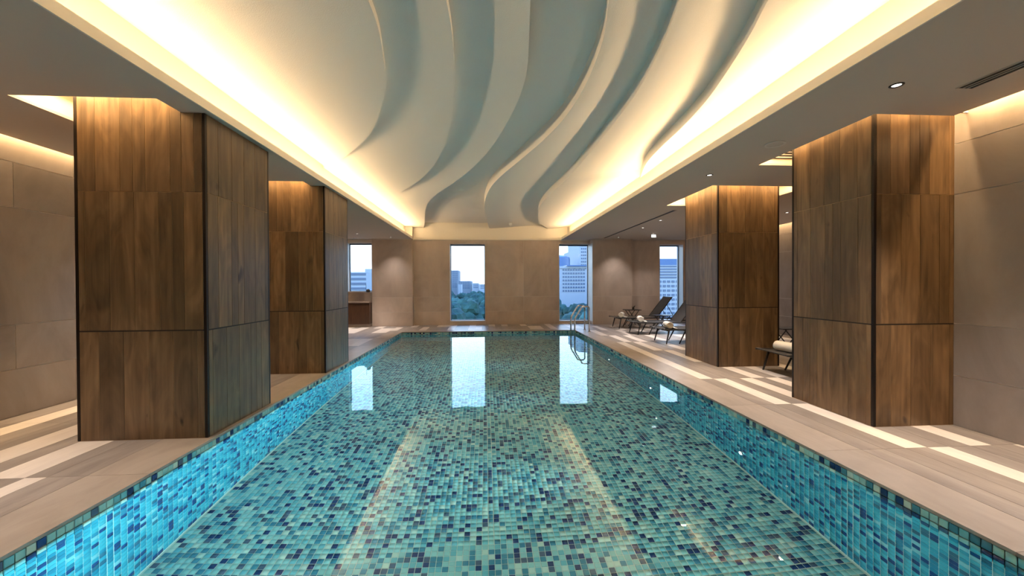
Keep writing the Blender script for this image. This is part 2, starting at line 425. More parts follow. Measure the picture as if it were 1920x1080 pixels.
# back wall: pieces at slightly different depths, openings for four windows
W = {1: (-4.42, -3.60, 1.10, 2.66), 2: (-1.165, -0.01, 0.12, 2.64), 3: (2.43, 3.465, 0.09, 2.64), 4: (5.80, 6.62, 0.09, 2.62)}
mb = MB()
yb = 13.42
mb.box(WL, W[1][0], 13.02, yb, -0.02, 3.45); mb.box(W[1][0], W[1][1], 13.02, yb, -0.02, W[1][2]); mb.box(W[1][0], W[1][1], 13.02, yb, W[1][3], 3.45)
mb.box(W[1][1], -2.337, 12.882, yb, -0.02, 3.45)
mb.box(-2.337, W[2][0], 13.092, yb, -0.02, 3.45); mb.box(W[2][0], W[2][1], 13.092, yb, -0.02, W[2][2]); mb.box(W[2][0], W[2][1], 13.092, yb, W[2][3], 3.45)
mb.box(W[2][1], W[3][0], 13.092, yb, -0.02, 3.45); mb.box(W[3][0], W[3][1], 13.092, yb, -0.02, W[3][2]); mb.box(W[3][0], W[3][1], 13.092, yb, W[3][3], 3.45)
mb.box(W[3][1], 4.767, 12.725, yb, -0.02, 3.45); mb.box(4.767, W[4][0], 12.965, yb, -0.02, 3.45)
mb.box(W[4][0], W[4][1], 12.965, yb, -0.02, W[4][2]); mb.box(W[4][0], W[4][1], 12.965, yb, W[4][3], 3.45); mb.box(W[4][1], WRF+0.1, 12.965, yb, -0.02, 3.45)
wk = struct(mb.build('wall_back', 'grout_light'), 'back wall of beige stone panels with four tall windows')
BR = [(0, 0.44), (0.44, 0.915), (0.915, 2.76)]
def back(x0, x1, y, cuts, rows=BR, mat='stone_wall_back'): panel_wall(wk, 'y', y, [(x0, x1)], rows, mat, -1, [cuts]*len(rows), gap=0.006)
back(W[1][1], -2.337, 12.882, []); back(-2.325, W[2][0], 13.092, []); back(W[2][1], W[3][0], 13.092, [1.25])
back(W[3][1], 4.767, 12.725, []); back(4.767, W[4][0], 12.965, []); back(W[4][1], WRF, 12.965, []); back(WL, W[1][0], 13.02, [])
back(W[1][0], W[1][1], 13.02, [], [(0.0, W[1][2])])
for k in (2, 3): back(W[k][0], W[k][1], 13.092, [], [(W[k][3], 2.76)])
back(W[4][0], W[4][1], 12.965, [], [(W[4][3], 2.76)])
MB().box(-2.3365, -2.326, 12.87, 13.0885, 0, 3.2).build('stone_panel', 'stone_wall_back', wk)
MB().box(-2.33, 3.46, 13.072, 13.092, 2.84, 3.45).build('plaster_band', 'cove_paint', wk)
struct(MB().box(-2.33, 3.46, 13.03, 13.092, 2.765, 2.84).build('trim_1', 'cove_paint'), 'cream moulding above the back wall panels')

# ------------------------------------------------------------------ windows
def window(k, yg, jamb_y):
    x0, x1, z0, z1 = W[k]
    w = struct(empty('window_%d' % k, ((x0+x1)/2, yg, z0)))
    f = 0.030
    fr = MB()
    fr.box(x0, x0+f, yg-.03, yg+.03, z0, z1); fr.box(x1-f, x1, yg-.03, yg+.03, z0, z1)
    fr.box(x0+f, x1-f, yg-.03, yg+.03, z0, z0+f); fr.box(x0+f, x1-f, yg-.03, yg+.03, z1-f*1.3, z1)
    fr.build('window_frame', 'frame_metal', w)
    MB().box(x0+f, x1-f, yg-.006, yg+.006, z0+f, z1-f*1.3).build('glass_pane', 'window_glass', w)
    MB().box(x0+.001, x1-.001, jamb_y, yg-.031, z0-.0, z0+.012).build('sill', 'sill_stone', w)
    MB().box(x1-.012, x1-.001, (12.712 if k == 3 else jamb_y)+.004, yg-.031, z0+.013, z1-.002).build('jamb_lining', 'jamb_metal', w)
    MB().box(x0+.001, x0+.012, jamb_y+.004, yg-.031, z0+.013, z1-.002).build('jamb_lining', 'jamb_metal', w)
window(1, 13.30, 13.01); window(2, 13.33, 13.08); window(3, 13.33, 13.08); window(4, 13.30, 12.955)
for k, l in {1: 'small high window over the stone counter', 2: 'tall window in the middle of the back wall', 3: 'tall window behind the pool ladder', 4: 'tall window behind the sun loungers'}.items():
    bpy.data.objects['window_%d' % k]['label'] = l

# ------------------------------------------------------------------ ceiling: soffits, recesses, cove, waves
def soffits():
    mb = MB()
    s1, s2 = COLS['L1'][1], COLS['L2'][1]
    grid_slab(mb, [-4.65, s1[0], s1[1], SL], [WN, s1[2], s1[3], s2[2], s2[3], 13.0], CEIL, CEIL+0.022, {(1, 1), (1, 3)})
    r1, r2 = COLS['R1'][1], COLS['R2'][1]
    # near part (up to the first column), then the lounge bay
    grid_slab(mb, [SR, r1[0], 4.14, 4.60], [WN, r1[2], r1[3]], CEIL, CEIL+0.022, {(1, 1), (2, 1), (2, 0)})
    grid_slab(mb, [SR, r2[0], r2[1], 7.40], [r1[3], r2[2], r2[3], 13.08], CEIL, CEIL+0.022, {(1, 1)})
    c = struct(mb.build('ceiling', 'soffit_paint', origin=False), 'taupe painted ceiling with recessed slots round the columns')
    # fascias and the back of the cove
    MB().box(SL+.0005, SL+.014, WN, 12.868, CEIL-0.001, 2.855).build('fascia', 'cove_paint', c)
    MB().box(SR-.014, SR-.0005, WN, 13.025, CEIL-0.001, 2.855).build('fascia', 'cove_paint', c)
    MB().box(-2.60, -2.55, WN, 13.08, CEIL+0.023, 3.45).build('cove_wall', 'cove_paint', c)
    MB().box(2.72, 2.77, WN, 13.08, CEIL+0.023, 3.45).build('cove_wall', 'cove_paint', c)
    MB().box(-2.549, SL, WN, 12.88, CEIL+0.023, CEIL+0.028).build('cove_shelf', 'cove_paint', c)
    MB().box(SR, 2.719, WN, 13.08, CEIL+0.023, CEIL+0.028).build('cove_shelf', 'cove_paint', c)
    # structural slab over everything
    MB().box(WL-0.2, WRF+0.2, WN-0.2, 13.45, 3.46, 3.6).build('upper_slab', 'cove_paint', c)
    for nm, (col, s) in COLS.items():
        h = 3.04; m = MB(); x0, x1, y0, y1 = s; t = 0.02; zb = CEIL+0.023
        x1w = x1
        m.box(x0-t, x0-.0005, y0-t, y1+t, zb, h); m.box(x0, x1w, y0-t, y0-.0005, zb, h); m.box(x0, x1w, y1+.0005, y1+t, zb, h)
        if nm != 'R1': m.box(x1+.0005, x1+t, y0-t, y1+t, zb, h)
        m.box(x0-t, x1+t, y0-t, y1+t, h, h+t)
        m.build('recess', 'recess_paint', c)
    # slots above the side walls
    MB().box(-4.71, -4.64, WN, 13.0, 3.02, 3.04).build('slot_cap', 'recess_paint', c)
    MB().box(-4.65, -4.635, WN, 13.0, CEIL+.023, 3.02).build('slot_side', 'recess_paint', c)
    MB().box(4.125, 4.25, WN, 3.25, 3.02, 3.04).build('slot_cap', 'recess_paint', c)
    MB().box(4.12, 4.135, WN, 3.25, CEIL+.023, 3.02).build('slot_side', 'recess_paint', c)
    MB().box(7.385, 7.50, 4.4, 12.9, 3.02, 3.04).build('slot_cap', 'recess_paint', c)
    return c
ceiling = soffits()

def waves():
    # plan curves of the step edges (x, y), measured at the edge height
    E = [
     [(-0.86,-1.6),(-0.82,0.5),(-0.76,2.0),(-0.75,2.65),(-0.76,2.92),(-0.81,3.25),(-0.89,3.67),(-1.02,4.09),(-1.20,4.56),(-1.44,5.05),(-1.84,5.66),(-2.20,6.11),(-2.56,6.48),(-3.2,7.1),(-8,12),(-9,13.1)],
     [(-0.50,-1.6),(-0.36,0.5),(-0.27,2.0),(-0.25,2.62),(-0.24,2.95),(-0.26,3.45),(-0.30,3.94),(-0.38,4.59),(-0.56,5.49),(-0.82,6.37),(-1.26,7.39),(-1.79,8.27),(-2.44,9.09),(-3.3,10),(-6,12.5),(-7,13.1)],
     [(-0.15,-1.6),(0.08,0.5),(0.25,2.0),(0.30,2.59),(0.34,3.04),(0.37,3.51),(0.34,4.02),(0.25,4.63),(0.08,5.46),(-0.21,6.43),(-0.58,7.36),(-0.98,8.24),(-1.29,9.16),(-1.55,10.39),(-1.83,12.19),(-2.0,13.1)],
     [(0.15,-1.6),(0.47,0.5),(0.73,2.0),(0.81,2.56),(0.88,2.88),(0.92,3.26),(0.93,3.76),(0.88,4.40),(0.75,5.06),(0.52,5.90),(0.27,6.78),(0.10,7.61),(-0.01,8.88),(-0.01,10.18),(0.06,11.92),(0.14,13.1)],
     [(0.45,-1.6),(0.82,0.5),(1.17,2.0),(1.27,2.53),(1.34,2.83),(1.40,3.20),(1.46,3.73),(1.48,4.52),(1.47,5.56),(1.42,7.0),(1.32,8.14),(1.29,9.24),(1.37,10.27),(1.63,11.87),(2.06,13.1)],
     [(0.75,-1.6),(1.25,0.5),(1.72,2.0),(1.85,2.50),(1.96,2.82),(2.09,3.28),(2.23,3.88),(2.32,4.56),(2.37,5.23),(2.45,5.88),(2.61,6.50),(2.78,7.01),(3.6,9),(5,12),(5.5,13.1)],
    ]
    ys = np.linspace(-1.6, 13.075, 190)
    XL, XR = -2.5495, 2.7195
    cur = []
    for e in E:
        e = np.array(e)
        # smooth interpolation (cubic hermite on chord slopes)
        x, y = e[:,0], e[:,1]; d = np.zeros(len(x))
        s = np.diff(x)/np.diff(y); d[1:-1] = (s[:-1]+s[1:])/2; d[0] = s[0]; d[-1] = s[-1]
        k = np.clip(np.searchsorted(y, ys)-1, 0, len(y)-2); h = y[k+1]-y[k]; t = (ys-y[k])/h
        xx = (2*t**3-3*t**2+1)*x[k]+(t**3-2*t**2+t)*h*d[k]+(-2*t**3+3*t**2)*x[k+1]+(t**3-t**2)*h*d[k+1]
        cur.append(np.clip(xx, XL, XR))
    full = [np.full_like(ys, XL)]+cur+[np.full_like(ys, XR)]
    LO, HI, SIDE = 3.15, 3.285, 3.20
    nX = 12
    for p in range(7):
        a, b = full[p], full[p+1]
        w = b-a; ok = w > 0.012
        if p == 0: za, zb = SIDE, LO
        elif p == 1: za, zb = 3.215, 3.175
        elif p == 2: za, zb = 3.25, 3.17
        elif p == 3: za, zb = 3.33, 3.33
        elif p in (4, 5): za, zb = LO, HI
        else: za, zb = LO, SIDE
        mb = MB(); idx = {}
        rows = [i for i in range(len(ys)) if ok[i]]
        if not rows: continue
        i0, i1 = rows[0], rows[-1]
        rows = list(range(i0, min(i1+2, len(ys))))
        for i in rows:
            amp = min(1.0, max(0.0, w[i]/0.55)); amp = amp*amp*(3-2*amp)
            # where a panel dies into the cove its outer edge takes the cove height
            mid = SIDE
            A = za
            if p in (1, 2):   # blend down to the cove height where the panel meets the cove
                q = min(1.0, max(0.0, (a[i]-XL)/1.2)); A = SIDE-0.03+(za-SIDE+0.03)*q; Bz = SIDE-0.05+(zb-SIDE+0.05)*min(1.0, max(0.0, (b[i]-XL)/1.2))
            B = Bz if p in (1, 2) else zb if not (p in (4, 5) and b[i] >= XR-1e-6) else SIDE
            for k in range(nX+1):
                t = k/nX; tt = t*t*(3-2*t)*0.55+t*0.45
                if p in (1, 2): tt = t**1.6
                z = A+(B-A)*tt
                if p > 3: z = LO+(z-LO)*(0.35+0.65*amp)
                mb.v.append((a[i]+w[i]*t, ys[i], z))
        n1 = nX+1
        for r in range(len(rows)-1):
            for k in range(nX):
                q = r*n1+k; mb.f.append((q, q+n1, q+n1+1, q+1)); mb.m.append(0)
        # riser at the low edge
        kk = nX if p <= 2 else (0 if p >= 4 else None)
        if kk is not None:
            base = len(mb.v)
            for r in range(len(rows)):
                v = mb.v[r*n1+kk]; mb.v.append(v); mb.v.append((v[0], v[1], 3.42))
            for r in range(len(rows)-1):
                q = base+2*r; mb.f.append((q, q+1, q+3, q+2)); mb.m.append(0)
        mb.build('wave_panel', 'wave_plaster', ceiling, smooth=True)
waves()

# ------------------------------------------------------------------ columns
def column(nm, label):
    (x0, x1, y0, y1), slot = COLS[nm]
    top = 3.03 if nm[0] == 'R' else 2.774
    c = empty('column', ((x0+x1)/2, (y0+y1)/2, 0))
    tag(c, label, 'column', 'wood clad columns beside the pool')
    core = MB()
    if nm[0] == 'L':
        core.box(x0+.003, slot[1]-.002, y0+.003, y1-.003, 0, 3.03); core.box(slot[1]-.002, x1-.003, y0+.003, y1-.003, 0, 2.774)
    else: core.box(x0+.003, x1-.003, y0+.003, y1-.003, 0, 3.03)
    core.build('core', 'wood_core', c)
    rows = [(0.004, 0.919), (0.931, 2.098), (2.103, 3.03)]
    pat = [[0.175, 0.375, 0.575, 0.768, 0.963], [0.075, 0.272, 0.467, 0.663, 0.766, 0.865], [0.165, 0.36, 0.46, 0.56, 0.76, 0.95]]
    g = 0.0042; t = 0.0145
    def add(face, u0, u1, z0, z1):
        if z1-z0 < 0.02 or u1-u0 < 0.012: return
        m = MB()
        if face == 'front': m.box(x0+u0+g/2, x0+u1-g/2, y0, y0+t, z0, z1)
        elif face == 'rear': m.box(x0+u0+g/2, x0+u1-g/2, y1-t, y1, z0, z1)
        elif face == 'west': m.box(x0, x0+t, y0+u0+g/2, y0+u1-g/2, z0, z1)
        else: m.box(x1-t, x1, y0+u0+g/2, y0+u1-g/2, z0, z1)
        m.build('plank', 'wood', c)
    for face in ('front', 'rear', 'west', 'east'):
        L_ = (x1-x0) if face in ('front', 'rear') else (y1-y0)
        for r_, (z0, z1) in enumerate(rows):
            js = [0.026]+[q*L_/1.04 for q in pat[(r_+(0 if face in ('front', 'rear') else 1)) % 3]]+[L_-0.026]
            js = [q for q in js if q <= L_-0.026]
            if L_-0.026-js[-2] < 0.03 and len(js) > 2: js.pop(-2)
            for a, b in zip(js, js[1:]):
                if nm[0] == 'L' and face == 'east': add(face, a, b, z0, min(z1, 2.774))
                elif nm[0] == 'L' and face in ('front', 'rear') and r_ == 2:
                    cut = slot[1]-x0
                    if a >= cut: add(face, a, b, z0, 2.774)
                    elif b > cut: add(face, a, cut, z0, z1); add(face, cut, b, z0, 2.774)
                    else: add(face, a, b, z0, z1)
                else: add(face, a, b, z0, z1)
    for sx, sy in ((0, 0), (1, 0), (0, 1), (1, 1)):
        zt = 2.774 if (nm[0] == 'L' and sx) else 3.03
        xa = x0 if sx == 0 else x1-.024; ya = y0 if sy == 0 else y1-.024
        MB().box(xa, xa+.024, ya, ya+.024, 0.003, zt).build('corner_trim', 'dark_trim', c)
    band = MB(); e = .002
    for z in (0.919, ):
        band.box(x0+e, x1-e, y0+e, y1-e, z, z+.012)
    band.build('shadow_gap', 'dark_gap', c)
    return c
column('L1', 'big brown wood clad column at the pool edge, nearest on the side opposite the loungers')
column('L2', 'wood clad column standing behind the big one, next to the back left counter')
column('R1', 'dark wood column joined to the taupe stone wall on the lounger side')
column('R2', 'free-standing wood column on the lounger side, with a lounger foot in front of it')
# light strips inside the ceiling recesses
def recess_lights():
    for nm, (col, s) in COLS.items():
        x0, x1, y0, y1 = s; z = 3.02; p = 5.0
        w = col[1]-col[0]; d = col[3]-col[2]
        L_ = x1-x0; D_ = y1-y0
        area('recess_led', ((x0+x1)/2, (y0+col[2])/2, z), L_*0.96, 0.03, p*L_, WARM, (0, 0.4, -1), 160, 'x')
        area('recess_led', ((x0+x1)/2, (y1+col[3])/2, z), L_*0.96, 0.03, p*L_, WARM, (0, -0.4, -1), 160, 'x')
        area('recess_led', ((x0+col[0])/2, (y0+y1)/2, z), D_*0.94, 0.03, p*D_, WARM, (0.4, 0, -1), 160)
        if nm == 'R2': area('recess_led', ((x1+col[1])/2, (y0+y1)/2, z), D_*0.94, 0.03, p*D_, WARM, (-0.4, 0, -1), 160)
recess_lights()

# ------------------------------------------------------------------ pool: basin, mosaic, water, lights
def tile_faces(nu, nv, p, mat_pick):
    pass
P_ = 0.0478; TG = 0.0046; TT = 0.0035
pool = tag(empty('swimming_pool', ((PL+PR)/2, (PN+PB)/2, BOTTOM)), 'long indoor swimming pool lined with blue and green glass mosaic', 'pool')
WEIGHT = [0.07, 0.33, 0.22, 0.19, 0.12, 0.07]
def mosaic(part_name, mat, origin, du, dv, nrm, lu, lv, visible_score, n_single=290, joint_u=None, joint_v=None, wall=False):
    """backing board + tiles; du, dv unit directions, nrm the side facing the water; the tiles that show largest are objects"""
    origin, du, dv, nrm = (np.array(q, float) for q in (origin, du, dv, nrm))
    a = origin; pts = [a, a+du*lu, a+du*lu+dv*lv, a+dv*lv]
    core = MB()
    b = [tuple(q) for q in pts]+[tuple(q-nrm*0.05) for q in pts]
    core.v = b; core.f = [(0,1,2,3),(7,6,5,4),(0,4,5,1),(1,5,6,2),(2,6,7,3),(3,7,4,0)]; core.m = [0]*6
    part = core.build(part_name, mat, pool)
    nu, nv = int(lu/P_), int(lv/P_)
    ou, ov = (lu-nu*P_)/2, 0.0
    I, J = np.meshgrid(np.arange(nu), np.arange(nv), indexing='ij'); I, J = I.ravel(), J.ravel()
    cu = ou+(I+0.5)*P_; cv = ov+(J+0.5)*P_
    ctr = origin+cu[:,None]*du+cv[:,None]*dv
    col = rng.choice(6, size=len(I), p=WEIGHT).astype(np.int32)
    if wall: col = np.where(J >= 2, col+6, col)
    hu = np.full(len(I), (P_-TG)/2); hv = hu.copy()
    # wider expansion joints, as pale lines through the mosaic
    if joint_u:
        for q in joint_u: hu[np.abs(cu-q) < P_*0.5] *= 0.86
    if joint_v:
        for q in joint_v: hv[np.abs(cv-q) < P_*0.5] *= 0.80
    score = visible_score(ctr)
    order = np.argsort(-score)
    single = order[:n_single]; rest = order[n_single:]
    meshes = {}
    for c_ in range(12 if wall else 6):
        h = (P_-TG)/2; top = [(-1,-1),(1,-1),(1,1),(-1,1)]
        m = MB()
        for (sa, sb) in top: m.v.append(tuple(du*sa*h+dv*sb*h))
        for (sa, sb) in top: m.v.append(tuple(du*sa*(h-.0012)+dv*sb*(h-.0012)+nrm*TT))
        m.f = [(4,5,6,7),(0,1,5,4),(1,2,6,5),(2,3,7,6),(3,0,4,7)]; m.m = [0]*5
        if np.dot(np.cross(du, dv), nrm) < 0: m.f = [f[::-1] for f in m.f]
        meshes[c_] = m.mesh('tile', (TILE+WTILE)[c_])
    for i in single: put('tile', meshes[int(col[i])], part, tuple(float(q) for q in ctr[i]))
    n = len(rest)
    off = np.array([(-1,-1,0),(1,-1,0),(1,1,0),(-1,1,0),(-1,-1,1),(1,-1,1),(1,1,1),(-1,1,1)], float)
    V = np.zeros((n, 8, 3))
    for k in range(8):
        inset = 0.0012*off[k,2]
        V[:,k,:] = ctr[rest]+((hu[rest]-inset)*off[k,0])[:,None]*du+((hv[rest]-inset)*off[k,1])[:,None]*dv+off[k,2]*TT*nrm
    q = np.array([(4,5,6,7),(0,1,5,4),(1,2,6,5),(2,3,7,6),(3,0,4,7)])
    if np.dot(np.cross(du, dv), nrm) < 0: q = q[:, ::-1]
    Fq = (q[None]+(np.arange(n)*8)[:,None,None]).reshape(-1, 4)
    base = ctr[rest].mean(0); V = V.reshape(-1, 3)-base
    me = bpy.data.meshes.new('mosaic')
    me.vertices.add(len(V)); me.vertices.foreach_set('co', V.ravel())
    me.loops.add(len(Fq)*4); me.loops.foreach_set('vertex_index', Fq.ravel().astype(np.int32))
    me.polygons.add(len(Fq)); me.polygons.foreach_set('loop_start', (np.arange(len(Fq))*4).astype(np.int32))
    me.polygons.foreach_set('material_index', np.repeat(col[rest], 5).astype(np.int32))
    for nm in TILE+WTILE: me.materials.append(M[nm])
    me.update(calc_edges=True); me.validate()
    o = put('mosaic', me, part, tuple(float(x) for x in base)); o['kind'] = 'stuff'
    return part
def sc_floor(c):
    # apparent size seen from above the near end, inside the picture
    d = np.linalg.norm(c-np.array([0, 0, 1.3]), axis=1); s = 1/d**2
    bad = (c[:,1] < 2.75) | (np.abs(c[:,0]) > 1.15*c[:,1])
    return np.where(bad, -d, s)
def sc_wall(c):
    d = np.linalg.norm(c-np.array([0, 0, 1.3]), axis=1); s = 1/d**2
    bad = (c[:,1] < 1.95)
    return np.where(bad, -d, s+10*(c[:,2] > -0.10)/d**3)
ZT = -0.024
LZ = ZT-BOTTOM; LY = PB-PN; LX = PR-PL
mosaic('pool_floor', 'pool_grout', (PL, PN, BOTTOM), (1,0,0), (0,1,0), (0,0,1), LX, LY, sc_floor, joint_u=[LX/2-0.06], joint_v=[2.06, 4.45, 6.9, 9.2])
mosaic('pool_wall', 'pool_grout', (PL, PN, ZT), (0,1,0), (0,0,-1), (1,0,0), LY, LZ, sc_wall, joint_u=[2.06, 4.45, 6.9, 9.2], wall=True)
mosaic('pool_wall', 'pool_grout', (PR, PN, ZT), (0,1,0), (0,0,-1), (-1,0,0), LY, LZ, sc_wall, joint_u=[2.06, 4.45, 6.9, 9.2], wall=True)
mosaic('pool_wall', 'pool_grout', (PL, PB, ZT), (1,0,0), (0,0,-1), (0,-1,0), LX, LZ, lambda c: c[:,2], n_single=100, wall=True)
MB().box(PL, PR, PN-.05, PN, BOTTOM, ZT).build('pool_wall', 'pool_grout', pool)
w = MB(); w.quad([(PL+.003,PN,0),(PR-.003,PN,0),(PR-.003,PB-.003,0),(PL+.003,PB-.003,0)])
water = w.build('pool_water', 'water', loc=(0, 0, WATER), origin=False)
tag(water, 'still clear pool water reflecting the lit ceiling and windows', 'water', kind='stuff')
def pool_lights():
    which = (1.72, 3.82, 6.0, 8.08)  # the first, nearest lamp is out of view, added for extra brightness
    names = {1.72: 'added unseen underwater lamp in the pool wall, nearest the camera', 3.82: 'round underwater lamp in the pool wall beside the joined wood column',
             6.0: 'round underwater lamp in the pool wall near the free-standing column', 8.08: 'round underwater lamp in the pool wall, farthest and nearest the ladder'}
    for y in which:
        z = -0.94
        e = tag(empty('pool_lamp', (PR, y, z)), names[y], 'lamp', 'underwater wall lamps')
        ring = MB().lathe([(0.040, 0.0), (0.040, 0.014), (0.030, 0.018), (0.026, 0.010)], 20)
        ring.v = [(PR-0.004-q[2], y+q[0], z+q[1]) for q in ring.v]; ring.build('bezel', 'chrome', e, True)
        lens = MB().lathe([(0.026, 0.0), (0.018, 0.007), (0.0005, 0.009)], 16)
        lens.v = [(PR-0.012-q[2], y+q[0], z+q[1]) for q in lens.v]; lens.build('lens', 'pool_lens', e, True)
        area('pool_lamp_light', (PR-0.05, y, z), 0.10, 0.10, 5.5, (0.36, 0.84, 1.0), (-1, 0, 0.17), 46)
    for x, nm in ((-0.95, 'added unseen fill lamp in the near end wall, on the column side'), (1.15, 'added unseen fill lamp in the near end wall, on the lounger side')):  # unseen pair of fill lamps, added to brighten the pool floor
        z = -0.80
        e = tag(empty('pool_lamp', (x, PN, z)), nm, 'lamp', 'underwater wall lamps')
        ring = MB().lathe([(0.040, 0.0), (0.040, 0.014), (0.030, 0.018), (0.026, 0.010)], 20)
        ring.v = [(x+q[0], PN+0.001+q[2], z+q[1]) for q in ring.v]; ring.build('bezel', 'chrome', e, True)
        lens = MB().lathe([(0.026, 0.0), (0.018, 0.007), (0.0005, 0.009)], 16)
        lens.v = [(x+q[0], PN+0.009+q[2], z+q[1]) for q in lens.v]; lens.build('lens', 'pool_lens', e, True)
        area('pool_lamp_light', (x, PN+0.05, z), 0.10, 0.10, 4.5, (0.66, 0.94, 0.95), (0, 1, 0.03), 110, 'x')
pool_lights()

# ------------------------------------------------------------------ ladder
def ladder():
    e = tag(empty('pool_ladder', (2.62, 11.0, 0)), 'chrome handrail ladder at the far corner of the pool', 'ladder')
    def bend(pts, r=0.06, n=5):
        out = [Vector(pts[0])]
        for a, b, c in zip(pts, pts[1:], pts[2:]):
            a, b, c = Vector(a), Vector(b), Vector(c)
            p, q = b+(a-b).normalized()*r, b+(c-b).normalized()*r
            for i in range(n+1):
                t = i/n; out.append(p*(1-t)**2+b*2*t*(1-t)+q*t*t)
        out.append(Vector(pts[-1])); return out
    for y in (10.75, 11.25):
        MB().tube(bend([(2.825, y, 0.002), (2.825, y, 0.69), (2.635, y, 0.705), (2.425, y, 0.36), (2.425, y, -0.95)]), 0.020, 10).build('rail', 'chrome', e, True)
        MB().lathe([(0.045, 0.0), (0.045, 0.008), (0.021, 0.014)], 16, (2.825, y, 0.001)).build('flange', 'chrome', e, True)
    for z in (-0.30, -0.58, -0.86):
        MB().box(2.385, 2.465, 10.765, 11.235, z-.012, z+.012).build('tread', 'chrome', e)
ladder()

# ------------------------------------------------------------------ sun loungers, towels, side tables
def lounger():
    e = empty('sun_lounger', (0, 0, 0)); w = 0.31; zt = 0.30
    # foot end at x = 0, head towards +x; hinge at 1.22
    hx = 1.22
    prof = [(-0.02, zt+0.018), (0.12, zt+0.004), (0.5, zt), (0.9, zt-0.004), (hx, zt)]
    sl = MB()
    for x, z in prof: sl.v += [(x, -w+.03, z+.012), (x, w-.03, z+.012), (x, w-.03, z), (x, -w+.03, z)]
    for i in range(len(prof)-1):
        a = i*4
        for k in range(4): sl.f.append((a+k, a+(k+1) % 4, a+4+(k+1) % 4, a+4+k)); sl.m.append(0)
    sl.f += [(0, 1, 2, 3), (len(sl.v)-1, len(sl.v)-2, len(sl.v)-3, len(sl.v)-4)]; sl.m += [0, 0]
    sl.build('seat', 'sling_fabric', e, loc=(0,0,0))
    for s in (-1, 1):
        MB().tube([(x, s*w, z+.006) for x, z in prof]+[(1.85, s*w, zt)], 0.017, 8).build('side_rail', 'black_frame', e, True, loc=(0,0,0))
        for x, dx in ((0.16, -0.07), (1.66, 0.07)):
            MB().tube([(x, s*(w-.03), zt-.005), (x+dx*1.0, s*(w-.005), 0.0)], [0.020, 0.013], 8).build('leg', 'black_frame', e, True, loc=(0,0,0))
        MB().tube([(0.55, s*(w-.06), zt-.012), (0.40, s*(w-.05), 0.0)], [0.018, 0.012], 8).build('leg', 'black_frame', e, True, loc=(0,0,0))
    for x in (0.16, 0.55, 1.66):
        MB().tube([(x, -w+.02, zt-.02), (x, w-.02, zt-.02)], 0.013, 8).build('crossbar', 'black_frame', e, True, loc=(0,0,0))
    an = math.radians(52); Lb = 0.76
    d = Vector((math.cos(an), 0, math.sin(an))); nn = Vector((-d.z, 0, d.x))
    bk = MB(); p = Vector((hx+.01, 0, zt+.012))
    for t, bul in ((0, 0), (Lb*.5, -.012), (Lb, 0)):
        q = p+d*t+nn*bul
        for yy, th in ((-w+.02, .008), (w-.02, .008), (w-.02, -.008), (-w+.02, -.008)):
            r = q+nn*th; bk.v.append((r.x, yy, r.z))
    for i in range(2):
        for k in range(4): bk.f.append((i*4+k, i*4+(k+1) % 4, i*4+4+(k+1) % 4, i*4+4+k)); bk.m.append(0)
    bk.f += [(0, 1, 2, 3), (11, 10, 9, 8)]; bk.m += [0, 0]
    bo = bk.build('backrest', 'sling_fabric', e, loc=(0,0,0))
    bf = MB(); a = p; b = p+d*Lb
    bf.tube([(a.x, -w+.02, a.z), (b.x, -w+.02, b.z), (b.x, w-.02, b.z), (a.x, w-.02, a.z)], 0.013, 8)
    bf.build('back_frame', 'black_frame', bo, True, loc=(0,0,0))
    m = p+d*0.5
    for s in (-1, 1):
        MB().tube([(m.x, s*(w-.05), m.z), (1.78, s*(w-.05), zt-.005)], 0.009, 6).build('prop', 'black_frame', bo, True, loc=(0,0,0))
    return e
def towel_mesh():
    # a rolled bath towel: outer roll with a spiral end and a loose flap
    m = MB(); n = 28; r0 = 0.075; L_ = 0.19
    for side in (-1, 1):
        for k in range(n):
            t = 2*math.pi*k/n; rr = r0*(1+0.03*math.sin(3*t)); m.v.append((math.cos(t)*rr, side*L_*0.94, math.sin(t)*rr*0.93))
    for k in range(n): m.f.append((k, (k+1) % n, n+(k+1) % n, n+k)); m.m.append(0)
    for side, base0 in ((-1, 0), (1, n)):
        prev = base0
        for rr, off in ((0.93, 0.985), (0.80, 1.0), (0.74, 0.97), (0.62, 0.985), (0.55, 0.955), (0.40, 0.97), (0.30, 0.94), (0.02, 0.95)):
            b = len(m.v)
            for k in range(n):
                t = 2*math.pi*k/n; q = r0*rr*(1+0.03*math.sin(3*t+rr*4)); m.v.append((math.cos(t)*q, side*L_*off, math.sin(t)*q*0.93))
            for k in range(n):
                f = (prev+k, prev+(k+1) % n, b+(k+1) % n, b+k); m.f.append(f if side == 1 else f[::-1]); m.m.append(0)
            prev = b
    return m
